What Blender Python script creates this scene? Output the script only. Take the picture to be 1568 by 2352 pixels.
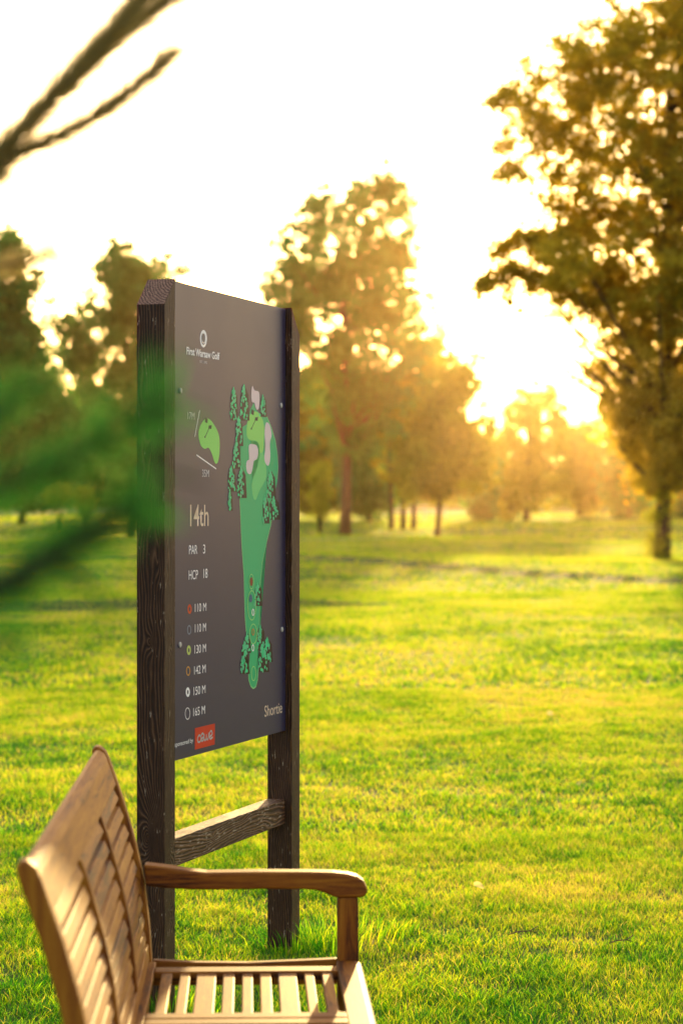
import bpy, bmesh, math, random
import numpy as np
from mathutils import Vector, Matrix, noise as mnoise

for o in list(bpy.data.objects):
    bpy.data.objects.remove(o)
S = bpy.context.scene
COL = S.collection
R = math.radians
random.seed(7)
rng = np.random.default_rng(11)

# ------------------------------------------------------------------ camera
EYE = 1.48
FPX = 5553.0          # focal length in the units the photograph was measured in (1568 x 2352)
CX, HY = 784.0, 1173.0
cam_d = bpy.data.cameras.new("camera")
cam = bpy.data.objects.new("camera", cam_d)
COL.objects.link(cam)
cam.location = (0, 0, EYE)
cam.rotation_euler = (R(90), 0, 0)
cam_d.sensor_fit = 'VERTICAL'
cam_d.sensor_height = 36
cam_d.sensor_width = 24
cam_d.lens = 85
cam_d.shift_y = -3 / 2352
cam_d.clip_start = 0.05
cam_d.clip_end = 3000
cam_d.dof.use_dof = True
cam_d.dof.focus_distance = 7.35
cam_d.dof.aperture_fstop = 4.0
S.camera = cam

# ------------------------------------------------------------------ world, sun, exposure
SUN_EL, SUN_AZ = R(5.2), R(4.7)      # azimuth to the right of the view axis (+Y)
w = bpy.data.worlds.new("World")
S.world = w
w.use_nodes = True
wn = w.node_tree.nodes
wl = w.node_tree.links
wn.clear()
sky = wn.new('ShaderNodeTexSky')
sky.sky_type = 'NISHITA'
sky.sun_disc = False
sky.sun_elevation = SUN_EL
sky.sun_rotation = SUN_AZ
sky.altitude = 100
sky.air_density = 1.0
sky.dust_density = 4.0
sky.ozone_density = 1.0
bg = wn.new('ShaderNodeBackground')
bg.inputs['Strength'].default_value = 0.15
wo = wn.new('ShaderNodeOutputWorld')
veil = wn.new('ShaderNodeBackground')           # thin high cloud that whitens the evening sky
veil.inputs['Color'].default_value = (1.0, 0.93, 0.94, 1)
veil.inputs['Strength'].default_value = 0.30
addw = wn.new('ShaderNodeAddShader')
wl.new(sky.outputs[0], bg.inputs[0])
wl.new(bg.outputs[0], addw.inputs[0])
wl.new(veil.outputs[0], addw.inputs[1])
wl.new(addw.outputs[0], wo.inputs[0])

sd = bpy.data.lights.new("sun", 'SUN')
sd.energy = 5.0
sd.angle = R(0.6)
sd.color = (1.0, 0.67, 0.27)
so = bpy.data.objects.new("sun", sd)
COL.objects.link(so)
to_sun = Vector((math.sin(SUN_AZ) * math.cos(SUN_EL), math.cos(SUN_AZ) * math.cos(SUN_EL), math.sin(SUN_EL)))
so.rotation_euler = to_sun.to_track_quat('Z', 'Y').to_euler()
so.location = (20, 60, 30)

S.view_settings.view_transform = 'Standard'
S.view_settings.look = 'None'
S.view_settings.gamma = 1
S.view_settings.exposure = 1.15
cy = S.cycles
cy.use_denoising = True
cy.max_bounces = 6
cy.diffuse_bounces = 3
cy.glossy_bounces = 2
cy.transmission_bounces = 4
cy.volume_bounces = 0
cy.transparent_max_bounces = 6
cy.sample_clamp_indirect = 4
cy.caustics_reflective = False
cy.caustics_refractive = False

# ------------------------------------------------------------------ helpers
def PX(px, py, Y):
    return Vector(((px - CX) / FPX * Y, Y, EYE - (py - HY) / FPX * Y))

def tag(o, label=None, cat=None, group=None, kind=None):
    if label: o['label'] = label
    if cat: o['category'] = cat
    if group: o['group'] = group
    if kind: o['kind'] = kind
    return o

def empty(name, loc, rz=0.0):
    o = bpy.data.objects.new(name, None)
    COL.objects.link(o)
    o.location = loc
    o.rotation_euler = (0, 0, rz)
    o.empty_display_size = 0.1
    return o

def link_mesh(name, me, mat, parent=None):
    o = bpy.data.objects.new(name, me)
    COL.objects.link(o)
    if mat: me.materials.append(mat)
    if parent: o.parent = parent
    return o

def from_np(name, V, F, mat, parent=None, smooth=False, tint=None):
    """V (n,3), F (m,k) one polygon size"""
    me = bpy.data.meshes.new(name)
    V = np.asarray(V, dtype=np.float32)
    F = np.asarray(F, dtype=np.int32)
    k = F.shape[1]
    me.vertices.add(len(V))
    me.vertices.foreach_set('co', V.ravel())
    me.loops.add(F.size)
    me.loops.foreach_set('vertex_index', F.ravel())
    me.polygons.add(len(F))
    me.polygons.foreach_set('loop_start', np.arange(0, F.size, k, dtype=np.int32))
    if smooth:
        me.polygons.foreach_set('use_smooth', np.ones(len(F), dtype=bool))
    if tint is not None:
        at = me.attributes.new('tint', 'FLOAT', 'POINT')
        at.data.foreach_set('value', np.asarray(tint, dtype=np.float32))
    me.update(calc_edges=True)
    return link_mesh(name, me, mat, parent)

class MB:
    def __init__(s): s.v = []; s.f = []
    def add(s, vs, fs):
        n = len(s.v); s.v += [tuple(v) for v in vs]; s.f += [tuple(i + n for i in f) for f in fs]
    def box(s, x0, x1, y0, y1, z0, z1):
        s.add([(x0,y0,z0),(x1,y0,z0),(x1,y1,z0),(x0,y1,z0),(x0,y0,z1),(x1,y0,z1),(x1,y1,z1),(x0,y1,z1)],
              [(0,3,2,1),(4,5,6,7),(0,1,5,4),(1,2,6,5),(2,3,7,6),(3,0,4,7)])
    def prism_y(s, prof, y0, y1):
        """profile of (x,z) points extruded along y"""
        n = len(prof)
        s.add([(p[0], y0, p[1]) for p in prof] + [(p[0], y1, p[1]) for p in prof],
              [tuple(range(n)), tuple(range(2*n-1, n-1, -1))] + [(i, i+n, (i+1) % n + n, (i+1) % n) for i in range(n)])
    def tube(s, pts, rads, sides=8):
        pts = [Vector(p) for p in pts]
        base = len(s.v)
        for i, p in enumerate(pts):
            d = (pts[min(i+1, len(pts)-1)] - pts[max(i-1, 0)]).normalized()
            a = d.orthogonal().normalized() if i == 0 else (a - d * a.dot(d)).normalized()
            b = d.cross(a)
            for k in range(sides):
                t = 2 * math.pi * k / sides
                s.v.append(tuple(p + (a * math.cos(t) + b * math.sin(t)) * rads[i]))
        for i in range(len(pts) - 1):
            for k in range(sides):
                k2 = (k + 1) % sides
                s.f.append((base + i*sides + k, base + i*sides + k2, base + (i+1)*sides + k2, base + (i+1)*sides + k))
        s.f.append(tuple(base + k for k in range(sides))[::-1])
        s.f.append(tuple(base + (len(pts)-1)*sides + k for k in range(sides)))
    def build(s, name, mat, parent=None, bevel=0, segs=2, smooth=False):
        me = bpy.data.meshes.new(name)
        me.from_pydata(s.v, [], s.f)
        bm = bmesh.new(); bm.from_mesh(me)
        bmesh.ops.recalc_face_normals(bm, faces=bm.faces)
        bm.to_mesh(me); bm.free()
        if smooth:
            for p in me.polygons: p.use_smooth = True
        o = link_mesh(name, me, mat, parent)
        if bevel:
            m = o.modifiers.new('bevel', 'BEVEL'); m.width = bevel; m.segments = segs; m.limit_method = 'ANGLE'; m.angle_limit = R(35)
        return o

class NT:
    def __init__(s, name):
        s.m = bpy.data.materials.new(name); s.m.use_nodes = True
        s.t = s.m.node_tree; s.t.nodes.clear(); s.L = s.t.links
        s.out = s.n('ShaderNodeOutputMaterial')
    def n(s, ty, **kw):
        nd = s.t.nodes.new(ty)
        for k, v in kw.items(): setattr(nd, k, v)
        return nd
    def set(s, nd, **kw):
        for k, v in kw.items(): nd.inputs[k.replace('_', ' ')].default_value = v
        return nd
    def math(s, op, a, b=None, c=None):
        nd = s.n('ShaderNodeMath', operation=op)
        for i, x in enumerate((a, b, c)):
            if x is None: continue
            if isinstance(x, (int, float)): nd.inputs[i].default_value = x
            else: s.L.new(x, nd.inputs[i])
        return nd.outputs[0]
    def ramp(s, fac, stops, interp='LINEAR'):
        nd = s.n('ShaderNodeValToRGB'); nd.color_ramp.interpolation = interp
        e = nd.color_ramp.elements
        while len(e) < len(stops): e.new(0.5)
        for i, (p, c) in enumerate(stops):
            e[i].position = p; e[i].color = (*c, 1)
        s.L.new(fac, nd.inputs[0]); return nd.outputs[0]
    def mix(s, fac, a, b, mode='MIX'):
        nd = s.n('ShaderNodeMix', data_type='RGBA', blend_type=mode)
        for i, x in ((0, fac), (6, a), (7, b)):
            if isinstance(x, (int, float)): nd.inputs[i].default_value = x
            elif isinstance(x, tuple): nd.inputs[i].default_value = (*x, 1)
            else: s.L.new(x, nd.inputs[i])
        return nd.outputs[2]
    def coords(s, kind='Object', scale=(1,1,1), rot=(0,0,0)):
        tc = s.n('ShaderNodeTexCoord'); mp = s.n('ShaderNodeMapping')
        mp.inputs['Scale'].default_value = scale; mp.inputs['Rotation'].default_value = rot
        s.L.new(tc.outputs[kind], mp.inputs[0]); return mp.outputs[0]
    def noise(s, vec, scale, detail=4, rough=0.5, dist=0.0):
        nd = s.n('ShaderNodeTexNoise'); s.L.new(vec, nd.inputs['Vector'])
        nd.inputs['Scale'].default_value = scale; nd.inputs['Detail'].default_value = detail
        nd.inputs['Roughness'].default_value = rough; nd.inputs['Distortion'].default_value = dist
        return nd.outputs[0]
    def bsdf(s, color, rough=0.5, bump=None, bstr=0.3, bdist=0.002, spec=0.5, coat=0.0):
        p = s.n('ShaderNodeBsdfPrincipled')
        if isinstance(color, tuple): p.inputs['Base Color'].default_value = (*color, 1)
        else: s.L.new(color, p.inputs['Base Color'])
        if isinstance(rough, (int, float)): p.inputs['Roughness'].default_value = rough
        else: s.L.new(rough, p.inputs['Roughness'])
        p.inputs['Specular IOR Level'].default_value = spec
        p.inputs['Coat Weight'].default_value = coat
        p.inputs['Coat Roughness'].default_value = 0.25
        if bump is not None:
            b = s.n('ShaderNodeBump'); b.inputs['Strength'].default_value = bstr; b.inputs['Distance'].default_value = bdist
            s.L.new(bump, b.inputs['Height']); s.L.new(b.outputs[0], p.inputs['Normal'])
        s.L.new(p.outputs[0], s.out.inputs[0])
        return p

def plain(name, col, rough=0.5, spec=0.5):
    t = NT(name); t.bsdf(col, rough, spec=spec); return t.m

# ------------------------------------------------------------------ materials
def grass_mat(name, far=0.0):
    t = NT(name)
    geo = t.n('ShaderNodeNewGeometry')
    at = t.n('ShaderNodeAttribute', attribute_name='tint')
    mp = t.n('ShaderNodeMapping'); mp.inputs['Scale'].default_value = (.8, 0.6, 0.3)
    t.L.new(geo.outputs['Position'], mp.inputs[0])
    big = t.noise(mp.outputs[0], 0.5, 4, 0.6)
    small = t.noise(mp.outputs[0], 3.5, 3, 0.6)
    k = t.math('ADD', t.math('SUBTRACT', t.math('MULTIPLY', big, 1.1), .1), t.math('SUBTRACT', t.math('MULTIPLY', small, 1.1), .17))
    k = t.math('ADD', k, t.math('MULTIPLY', at.outputs['Fac'], 0.58))
    vast = t.noise(mp.outputs[0], 0.13, 3, 0.5)
    k = t.math('ADD', k, t.math('MULTIPLY', t.math('SUBTRACT', vast, .52), 0.9))
    dif = t.ramp(k, [(0.70, (0.018, 0.06, 0.006)), (0.98, (0.05, 0.11, 0.010)), (1.25, (0.11, 0.14, 0.02)), (1.5, (0.2, 0.17, 0.06))])
    # ramp input is clamped to 0..1: rescale
    k2 = t.math('MULTIPLY', t.math('SUBTRACT', k, 0.66), 1.1)
    dif = t.ramp(k2, [(0.18, (0.008, 0.045, 0.002)), (0.42, (0.045, 0.145, 0.003)), (0.66, (0.10, 0.16, 0.003)), (0.97, (0.22, 0.17, 0.05))])
    trn = t.ramp(k2, [(0.18, (0.02, 0.13, 0.001)), (0.42, (0.20, 0.39, 0.003)), (0.66, (0.46, 0.46, 0.003)), (0.97, (0.50, 0.38, 0.06))])
    d = t.n('ShaderNodeBsdfDiffuse'); t.L.new(dif, d.inputs[0])
    tr = t.n('ShaderNodeBsdfTranslucent'); t.L.new(trn, tr.inputs[0])
    a = t.n('ShaderNodeAddShader'); t.L.new(d.outputs[0], a.inputs[0]); t.L.new(tr.outputs[0], a.inputs[1])
    g = t.n('ShaderNodeBsdfGlossy'); g.inputs['Roughness'].default_value = 0.45; g.inputs['Color'].default_value = (1, 1, 1, 1)
    mx = t.n('ShaderNodeMixShader'); mx.inputs[0].default_value = 0.015
    t.L.new(a.outputs[0], mx.inputs[1]); t.L.new(g.outputs[0], mx.inputs[2])
    t.L.new(mx.outputs[0], t.out.inputs[0])
    return t.m

def ground_mat():
    t = NT('lawn')
    geo = t.n('ShaderNodeNewGeometry')
    mp = t.n('ShaderNodeMapping'); mp.inputs['Scale'].default_value = (.8, 0.6, 0.3)
    t.L.new(geo.outputs['Position'], mp.inputs[0])
    big = t.noise(mp.outputs[0], 0.5, 5, 0.6)
    fine = t.noise(mp.outputs[0], 30, 3, 0.7)
    k = t.math('ADD', t.math('MULTIPLY', big, 0.7), t.math('MULTIPLY', fine, 0.4))
    c = t.ramp(k, [(0.35, (0.025, 0.06, 0.010)), (0.58, (0.06, 0.10, 0.015)), (0.8, (0.12, 0.12, 0.04))])
    t.bsdf(c, 0.9, bump=fine, bstr=0.8, bdist=0.03, spec=0.1)
    return t.m

def leaf_mat(name, dif, trn, var=0.35):
    t = NT(name)
    at = t.n('ShaderNodeAttribute', attribute_name='tint')
    lo = tuple(x * (1 - var) for x in dif); hi = tuple(x * (1 + var) for x in dif)
    lo2 = tuple(x * (1 - var) for x in trn); hi2 = tuple(x * (1 + var) for x in trn)
    c1 = t.ramp(at.outputs['Fac'], [(0.0, lo), (1.0, hi)])
    c2 = t.ramp(at.outputs['Fac'], [(0.0, lo2), (1.0, hi2)])
    d = t.n('ShaderNodeBsdfDiffuse'); t.L.new(c1, d.inputs[0])
    tr = t.n('ShaderNodeBsdfTranslucent'); t.L.new(c2, tr.inputs[0])
    a = t.n('ShaderNodeAddShader'); t.L.new(d.outputs[0], a.inputs[0]); t.L.new(tr.outputs[0], a.inputs[1])
    t.L.new(a.outputs[0], t.out.inputs[0])
    return t.m

def bark_mat(name, c0, c1):
    t = NT(name)
    v = t.coords('Object', (1, 1, 0.2))
    n = t.noise(v, 9, 5, 0.65)
    t.bsdf(t.ramp(n, [(0.35, c0), (0.7, c1)]), 0.9, bump=n, bstr=0.9, bdist=0.03, spec=0.2)
    return t.m

def teak_mat(name, axis):
    t = NT(name)
    sc = {'x': (0.55, 9, 9), 'y': (9, 0.55, 9), 'z': (9, 9, 0.55)}[axis]
    v = t.coords('Object', sc)
    n1 = t.noise(v, 6, 5, 0.6, 0.6)
    n2 = t.noise(v, 38, 3, 0.7)
    v2 = t.coords('Object', (1, 1, 1))
    n3 = t.noise(v2, 5, 3, 0.5)
    oi = t.n('ShaderNodeObjectInfo')
    k = t.math('ADD', t.math('ADD', t.math('MULTIPLY', n1, 0.72), t.math('MULTIPLY', n2, 0.26)),
               t.math('ADD', t.math('MULTIPLY', n3, 0.12), t.math('SUBTRACT', t.math('MULTIPLY', oi.outputs['Random'], 0.15), .10)))
    c = t.ramp(k, [(0.40, (0.05, 0.013, 0.002)), (0.47, (0.17, 0.048, 0.003)), (0.57, (0.26, 0.090, 0.005)), (0.70, (0.34, 0.140, 0.009))])
    t.bsdf(c, 0.6, bump=n2, bstr=0.2, bdist=0.001, spec=0.22)
    return t.m

def post_mat(name, knots, base=1.0, axis='z', weather=0.0, off=0.0):
    """dark stained timber: growth-ring contours that wrap round knots; knots = (u, v, amp, su, sv)"""
    t = NT(name)
    tc = t.n('ShaderNodeTexCoord'); sp = t.n('ShaderNodeSeparateXYZ'); t.L.new(tc.outputs['Object'], sp.inputs[0])
    u0 = t.math('ADD', sp.outputs[0], sp.outputs[1]) if axis == 'z' else t.math('ADD', sp.outputs[2], t.math('MULTIPLY', sp.outputs[1], 1.0))
    vv = sp.outputs[2] if axis == 'z' else sp.outputs[0]
    g = t.math('MULTIPLY', u0, 1.0)
    cb = t.n('ShaderNodeCombineXYZ')
    t.L.new(t.math('MULTIPLY', u0, 5.0), cb.inputs[0]); t.L.new(t.math('MULTIPLY', vv, 1.1), cb.inputs[1]); cb.inputs[2].default_value = off
    nn = t.noise(cb.outputs[0], 1.6, 3, 0.5)
    g = t.math('ADD', g, t.math('MULTIPLY', nn, 0.10))
    for (ku, kv, amp, su, sv) in knots:
        du = t.math('DIVIDE', t.math('SUBTRACT', u0, ku), su)
        dv = t.math('DIVIDE', t.math('SUBTRACT', vv, kv), sv)
        r2 = t.math('ADD', t.math('MULTIPLY', du, du), t.math('MULTIPLY', dv, dv))
        e = t.math('POWER', 2.718, t.math('MULTIPLY', t.math('SQRT', r2), -1.0))
        g = t.math('ADD', g, t.math('MULTIPLY', e, amp))
    ring = t.math('FRACT', t.math('MULTIPLY', g, 120))
    ring = t.math('ABSOLUTE', t.math('SUBTRACT', t.math('MULTIPLY', ring, 2), 1))
    lines = t.math('POWER', ring, 3.5)
    cb2 = t.n('ShaderNodeCombineXYZ'); t.L.new(t.math('MULTIPLY', u0, 60), cb2.inputs[0]); t.L.new(t.math('MULTIPLY', vv, 5), cb2.inputs[1])
    fib = t.noise(cb2.outputs[0], 5, 4, 0.7)
    cb3 = t.n('ShaderNodeCombineXYZ'); t.L.new(t.math('MULTIPLY', u0, 9), cb3.inputs[0]); t.L.new(t.math('MULTIPLY', vv, 3), cb3.inputs[1]); cb3.inputs[2].default_value = 3 + off
    pat = t.noise(cb3.outputs[0], 3, 4, 0.7)
    k = t.math('ADD', t.math('MULTIPLY', ring, 0.45), t.math('ADD', t.math('MULTIPLY', fib, 0.35), t.math('MULTIPLY', pat, 0.3)))
    b = base
    c = t.ramp(k, [(0.25, (0.008*b, 0.0028*b, 0.0009*b)), (0.60, (0.030*b, 0.0105*b, 0.0032*b)), (0.9, (0.075*b, 0.031*b, 0.011*b))])
    c = t.mix(t.math('MULTIPLY', lines, t.math('MAXIMUM', t.math('ADD', t.math('MULTIPLY', pat, 2.2), -.75), .12)), c, (0.15*b, 0.085*b, 0.045*b))
    # pale flecks where the stain has worn
    cb4 = t.n('ShaderNodeCombineXYZ'); t.L.new(t.math('MULTIPLY', u0, 90), cb4.inputs[0]); t.L.new(t.math('MULTIPLY', vv, 12 if axis == 'z' else 14), cb4.inputs[1]); cb4.inputs[2].default_value = 9 + off
    fl = t.noise(cb4.outputs[0], 2.2, 4, 0.6)
    msk = t.ramp(t.math('MULTIPLY', fl, t.math('ADD', t.math('MULTIPLY', pat, 0.8), 0.55)), [(0.64 - weather, (0, 0, 0)), (0.69 - weather, (1, 1, 1))])
    c = t.mix(t.math('MULTIPLY', msk, 0.75), c, (0.36, 0.29, 0.22))
    t.bsdf(c, 0.6, bump=k, bstr=0.85, bdist=0.003, spec=0.25)
    return t.m

M = {}
M['ground'] = ground_mat()
M['grass'] = grass_mat('grass_blades')
M['leaf_olive'] = leaf_mat('foliage_olive', (0.042, 0.070, 0.012), (0.20, 0.21, 0.018), .5)
M['leaf_dark'] = leaf_mat('foliage_dark', (0.030, 0.085, 0.024), (0.08, 0.19, 0.03), .5)
M['leaf_sunglow'] = leaf_mat('foliage_sunglow', (0.06, 0.075, 0.012), (0.50, 0.36, 0.02), .5)  # right tree's leaves, the orange sun glow put into their colour
M['leaf_sunlit'] = leaf_mat('foliage_sunlit', (0.07, 0.10, 0.012), (0.34, 0.34, 0.02))  # brighter leaves with yellow sunlight put into the colour
M['needle'] = leaf_mat('conifer_needles', (0.02, 0.09, 0.018), (0.05, 0.20, 0.025), 0.7)
M['needle_top'] = leaf_mat('conifer_needles_pale', (0.07, 0.075, 0.03), (0.42, 0.32, 0.12), 0.5)
M['bark'] = bark_mat('bark_brown', (0.03, 0.02, 0.012), (0.10, 0.07, 0.045))
M['bark_red'] = bark_mat('bark_red', (0.09, 0.045, 0.025), (0.2, 0.11, 0.07))
for ax in 'xyz': M['teak_' + ax] = teak_mat('teak_grain_' + ax, ax)

# ------------------------------------------------------------------ terrain
def sstep(a, b, x):
    t = np.clip((x - a) / (b - a), 0, 1); return t * t * (3 - 2 * t)

def hgt(x, y):
    x = np.asarray(x, dtype=float); y = np.asarray(y, dtype=float)
    far = sstep(14, 60, y)
    h = far * (0.05 * np.sin(x * 0.23 + y * 0.11) + 0.05 * np.sin(y * 0.19 - x * 0.07 + 1.3))
    far2 = sstep(60, 130, y)
    h = h + far2 * (0.16 * np.sin(y * 0.075 + x * 0.05) + 0.10 * np.sin(x * 0.11 - y * 0.04))
    # low banks facing the camera
    l1 = 36.0 + (x + 3) * 0.5
    h = h + 0.13 * sstep(-0.35, 0.35, y - l1) * sstep(1.5, -1.5, x) * sstep(20, 0, y - l1)
    l2 = 70.0 - (x + 1.1) * 2.7
    l2 = np.clip(l2, 44, 75)
    h = h + 0.12 * sstep(-0.8, 0.8, y - l2) * sstep(30, 2, y - l2)
    h = h + 0.0105 * np.clip(y - 150, 0, None) * sstep(150, 200, y)
    return h

xs = np.concatenate([np.arange(-230, -30, 10), np.arange(-30, 30, 0.8), np.arange(30, 231, 10)])
ys = np.concatenate([np.arange(-60, 14, 4), np.arange(14, 80, 0.3), np.arange(80, 200, 2.5), np.arange(200, 501, 10)])
gx, gy = np.meshgrid(xs, ys)
gz = hgt(gx, gy)
nx, ny = len(xs), len(ys)
V = np.stack([gx.ravel(), gy.ravel(), gz.ravel()], 1)
i, j = np.meshgrid(np.arange(nx - 1), np.arange(ny - 1))
a = (j * nx + i).ravel()
F = np.stack([a, a + 1, a + 1 + nx, a + nx], 1)
g_o = from_np('ground', V, F, M['ground'], smooth=True)
tag(g_o, kind='structure')

# value noise for clumping
_lat = rng.random((256, 256))
def vnoise(x, y):
    xi = np.floor(x).astype(int); yi = np.floor(y).astype(int)
    fx = x - xi; fy = y - yi
    fx = fx * fx * (3 - 2 * fx); fy = fy * fy * (3 - 2 * fy)
    g = lambda a, b: _lat[a % 256, b % 256]
    return (g(xi, yi) * (1 - fx) + g(xi + 1, yi) * fx) * (1 - fy) + (g(xi, yi + 1) * (1 - fx) + g(xi + 1, yi + 1) * fx) * fy

def blades(y0, y1, dens, hmin, hmax, wmin, wmax, near, margin=0.7, slope=0.19):
    n = int((y1 - y0) * (slope * (y0 + y1) + 2 * margin) * dens)
    # sample y with density proportional to local width
    yy = y0 + (y1 - y0) * rng.random(int(n * 1.3))
    keep = rng.random(len(yy)) < (slope * yy + margin) / (slope * y1 + margin)
    yy = yy[keep]
    xx = (rng.random(len(yy)) * 2 - 1) * (slope * yy + margin)
    s = {0: 9.0, 1: 6.0}.get(near, 1.5)
    cl = vnoise(xx * s + 50, yy * s + 50) * 0.6 + vnoise(xx * s * 0.3 + 9, yy * s * 0.3) * 0.4
    keep = rng.random(len(yy)) < np.clip(0.35 + cl * 1.1, 0, 1)
    xx, yy, cl = xx[keep], yy[keep], cl[keep]
    n = len(xx)
    zz = hgt(xx, yy)
    big = vnoise(xx * 1.3 + 20, yy * 1.3 + 5)
    h = (hmin + (hmax - hmin) * rng.random(n)) * (0.65 + 0.8 * cl) * (0.75 + 0.5 * big)
    wd = wmin + (wmax - wmin) * rng.random(n)
    az = rng.random(n) * 2 * math.pi
    la = rng.random(n) * 2 * math.pi
    lean = h * (0.35 + 1.0 * rng.random(n))
    sx, sy = np.cos(az) * wd / 2, np.sin(az) * wd / 2
    lx, ly = np.cos(la) * lean, np.sin(la) * lean
    tint = rng.random(n)
    tint = np.where(rng.random(n) < 0.05, tint + 1.0, tint) + (cl - 0.5) * -0.4
    P0 = np.stack([xx - sx, yy - sy, zz - 0.005], 1)
    P1 = np.stack([xx + sx, yy + sy, zz - 0.005], 1)
    P2 = np.stack([xx + sx * .75 + lx * .35, yy + sy * .75 + ly * .35, zz + h * .6], 1)
    P3 = np.stack([xx - sx * .75 + lx * .35, yy - sy * .75 + ly * .35, zz + h * .6], 1)
    P4 = np.stack([xx + lx, yy + ly, zz + h], 1)
    Vv = np.stack([P0, P1, P2, P3, P4], 1).reshape(-1, 3)
    b = np.arange(n) * 5
    T = np.concatenate([np.stack([b, b + 1, b + 2], 1), np.stack([b, b + 2, b + 3], 1), np.stack([b + 3, b + 2, b + 4], 1)])
    return Vv, T, np.repeat(tint, 5)

sets = [blades(4.5, 6.6, 1800, .02, .045, .003, .005, 1),
        blades(6.6, 11, 10500, .014, .034, .0018, .0036, 0),
        blades(11, 20, 4000, .016, .034, .0035, .006, 1),
        blades(20, 45, 700, .018, .038, .009, .016, 2, 1.5),
        blades(45, 110, 110, .02, .04, .022, .040, 2, 3),
        blades(110, 260, 12, .03, .07, .07, .14, 2, 6)]
# taller unmown tufts around the sign posts
def tufts(cx, cy, n, r, hmin, hmax):
    out = []
    ang = rng.random(n) * 6.28; rr = r * np.sqrt(rng.random(n))
    xx = cx + np.cos(ang) * rr; yy = cy + np.sin(ang) * rr
    h = hmin + (hmax - hmin) * rng.random(n)
    wd = 0.0025 + 0.0025 * rng.random(n)
    az = rng.random(n) * 6.28
    sx, sy = np.cos(az) * wd / 2, np.sin(az) * wd / 2
    lx = np.cos(ang) * h * (.2 + .7 * rng.random(n)); ly = np.sin(ang) * h * .5
    zz = xx * 0
    P = [np.stack([xx - sx, yy - sy, zz], 1), np.stack([xx + sx, yy + sy, zz], 1),
         np.stack([xx + sx * .75 + lx * .35, yy + sy * .75 + ly * .35, zz + h * .6], 1),
         np.stack([xx - sx * .75 + lx * .35, yy - sy * .75 + ly * .35, zz + h * .6], 1),
         np.stack([xx + lx, yy + ly, zz + h], 1)]
    Vv = np.stack(P, 1).reshape(-1, 3); b = np.arange(n) * 5
    T = np.concatenate([np.stack([b, b + 1, b + 2], 1), np.stack([b, b + 2, b + 3], 1), np.stack([b + 3, b + 2, b + 4], 1)])
    return Vv, T, np.repeat(rng.random(n) * 0.9 - 0.15, 5)
sets += [tufts(-0.16, 8.13, 200, 0.15, .03, .10), tufts(-0.04, 8.05, 70, 0.10, .05, .13), tufts(-0.5, 7.05, 260, 0.17, .05, .13), tufts(0.02, 8.3, 200, 0.2, .05, .10)]
for _ in range(30):
    yy = 7 + 6 * random.random(); xx = (random.random() * 2 - 1) * yy * .16
    sets.append(tufts(xx, yy, 45, 0.07, .03, .055))
off = 0; Vs = []; Ts = []; Tn = []
for v, t_, tn in sets:
    Vs.append(v); Ts.append(t_ + off); Tn.append(tn); off += len(v)
go = from_np('grass', np.concatenate(Vs), np.concatenate(Ts), M['grass'], tint=np.concatenate(Tn))
tag(go, 'short sunlit grass covering the golf course', 'grass', kind='stuff')

# gravel path far off on the left, laid on the turf
t = NT('gravel'); v = t.coords('Object'); n = t.noise(v, 6, 5, .7)
t.bsdf(t.ramp(n, [(.3, (.22, .19, .17)), (.7, (.36, .31, .27))]), .9, bump=n, bstr=.5, bdist=.02); M['gravel'] = t.m
pv = []; pf = []
cl = [(-36, 128), (-26, 126), (-18, 122), (-13, 117), (-8, 110), (-2, 108), (4, 111)]
pp = []
for k in range(len(cl) - 1):
    for q in range(6):
        s = q / 6; pp.append((cl[k][0] * (1 - s) + cl[k + 1][0] * s, cl[k][1] * (1 - s) + cl[k + 1][1] * s))
for (x, y) in pp:
    for dy in (-1.1, -0.4, 0.4, 1.1):
        pv.append((x, y + dy, float(hgt(x, y + dy)) + .035))
for k in range(len(pp) - 1):
    for q in range(3):
        a = k * 4 + q; pf.append((a, a + 4, a + 5, a + 1))
po = from_np('path', pv, pf, M['gravel'], smooth=True); tag(po, kind='structure')

# ------------------------------------------------------------------ trees
def leaf_cloud(centres, radii, per, size, squash=0.8):
    """rhombic leaves scattered in clumps"""
    C = np.repeat(np.asarray(centres), per, 0)
    Rr = np.repeat(np.asarray(radii), per)
    n = len(C)
    d = rng.normal(size=(n, 3)) * 0.5
    d *= Rr[:, None]; d[:, 2] *= squash
    P = C + d
    a = rng.normal(size=(n, 3)); a /= np.linalg.norm(a, axis=1)[:, None]
    b = np.cross(a, rng.normal(size=(n, 3))); b /= np.linalg.norm(b, axis=1)[:, None]
    s = (size * (0.6 + 0.8 * rng.random(n)))[:, None]
    V = np.stack([P - a * s * .5, P + b * s * .30, P + a * s * .5, P - b * s * .30], 1).reshape(-1, 3)
    k = np.arange(n) * 4
    F = np.stack([k, k + 1, k + 2, k + 3], 1)
    tint = np.repeat(np.clip(np.repeat(rng.random(len(centres)), per) * .6 + rng.random(n) * .4, 0, 1), 4)
    return V, F, tint

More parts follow.
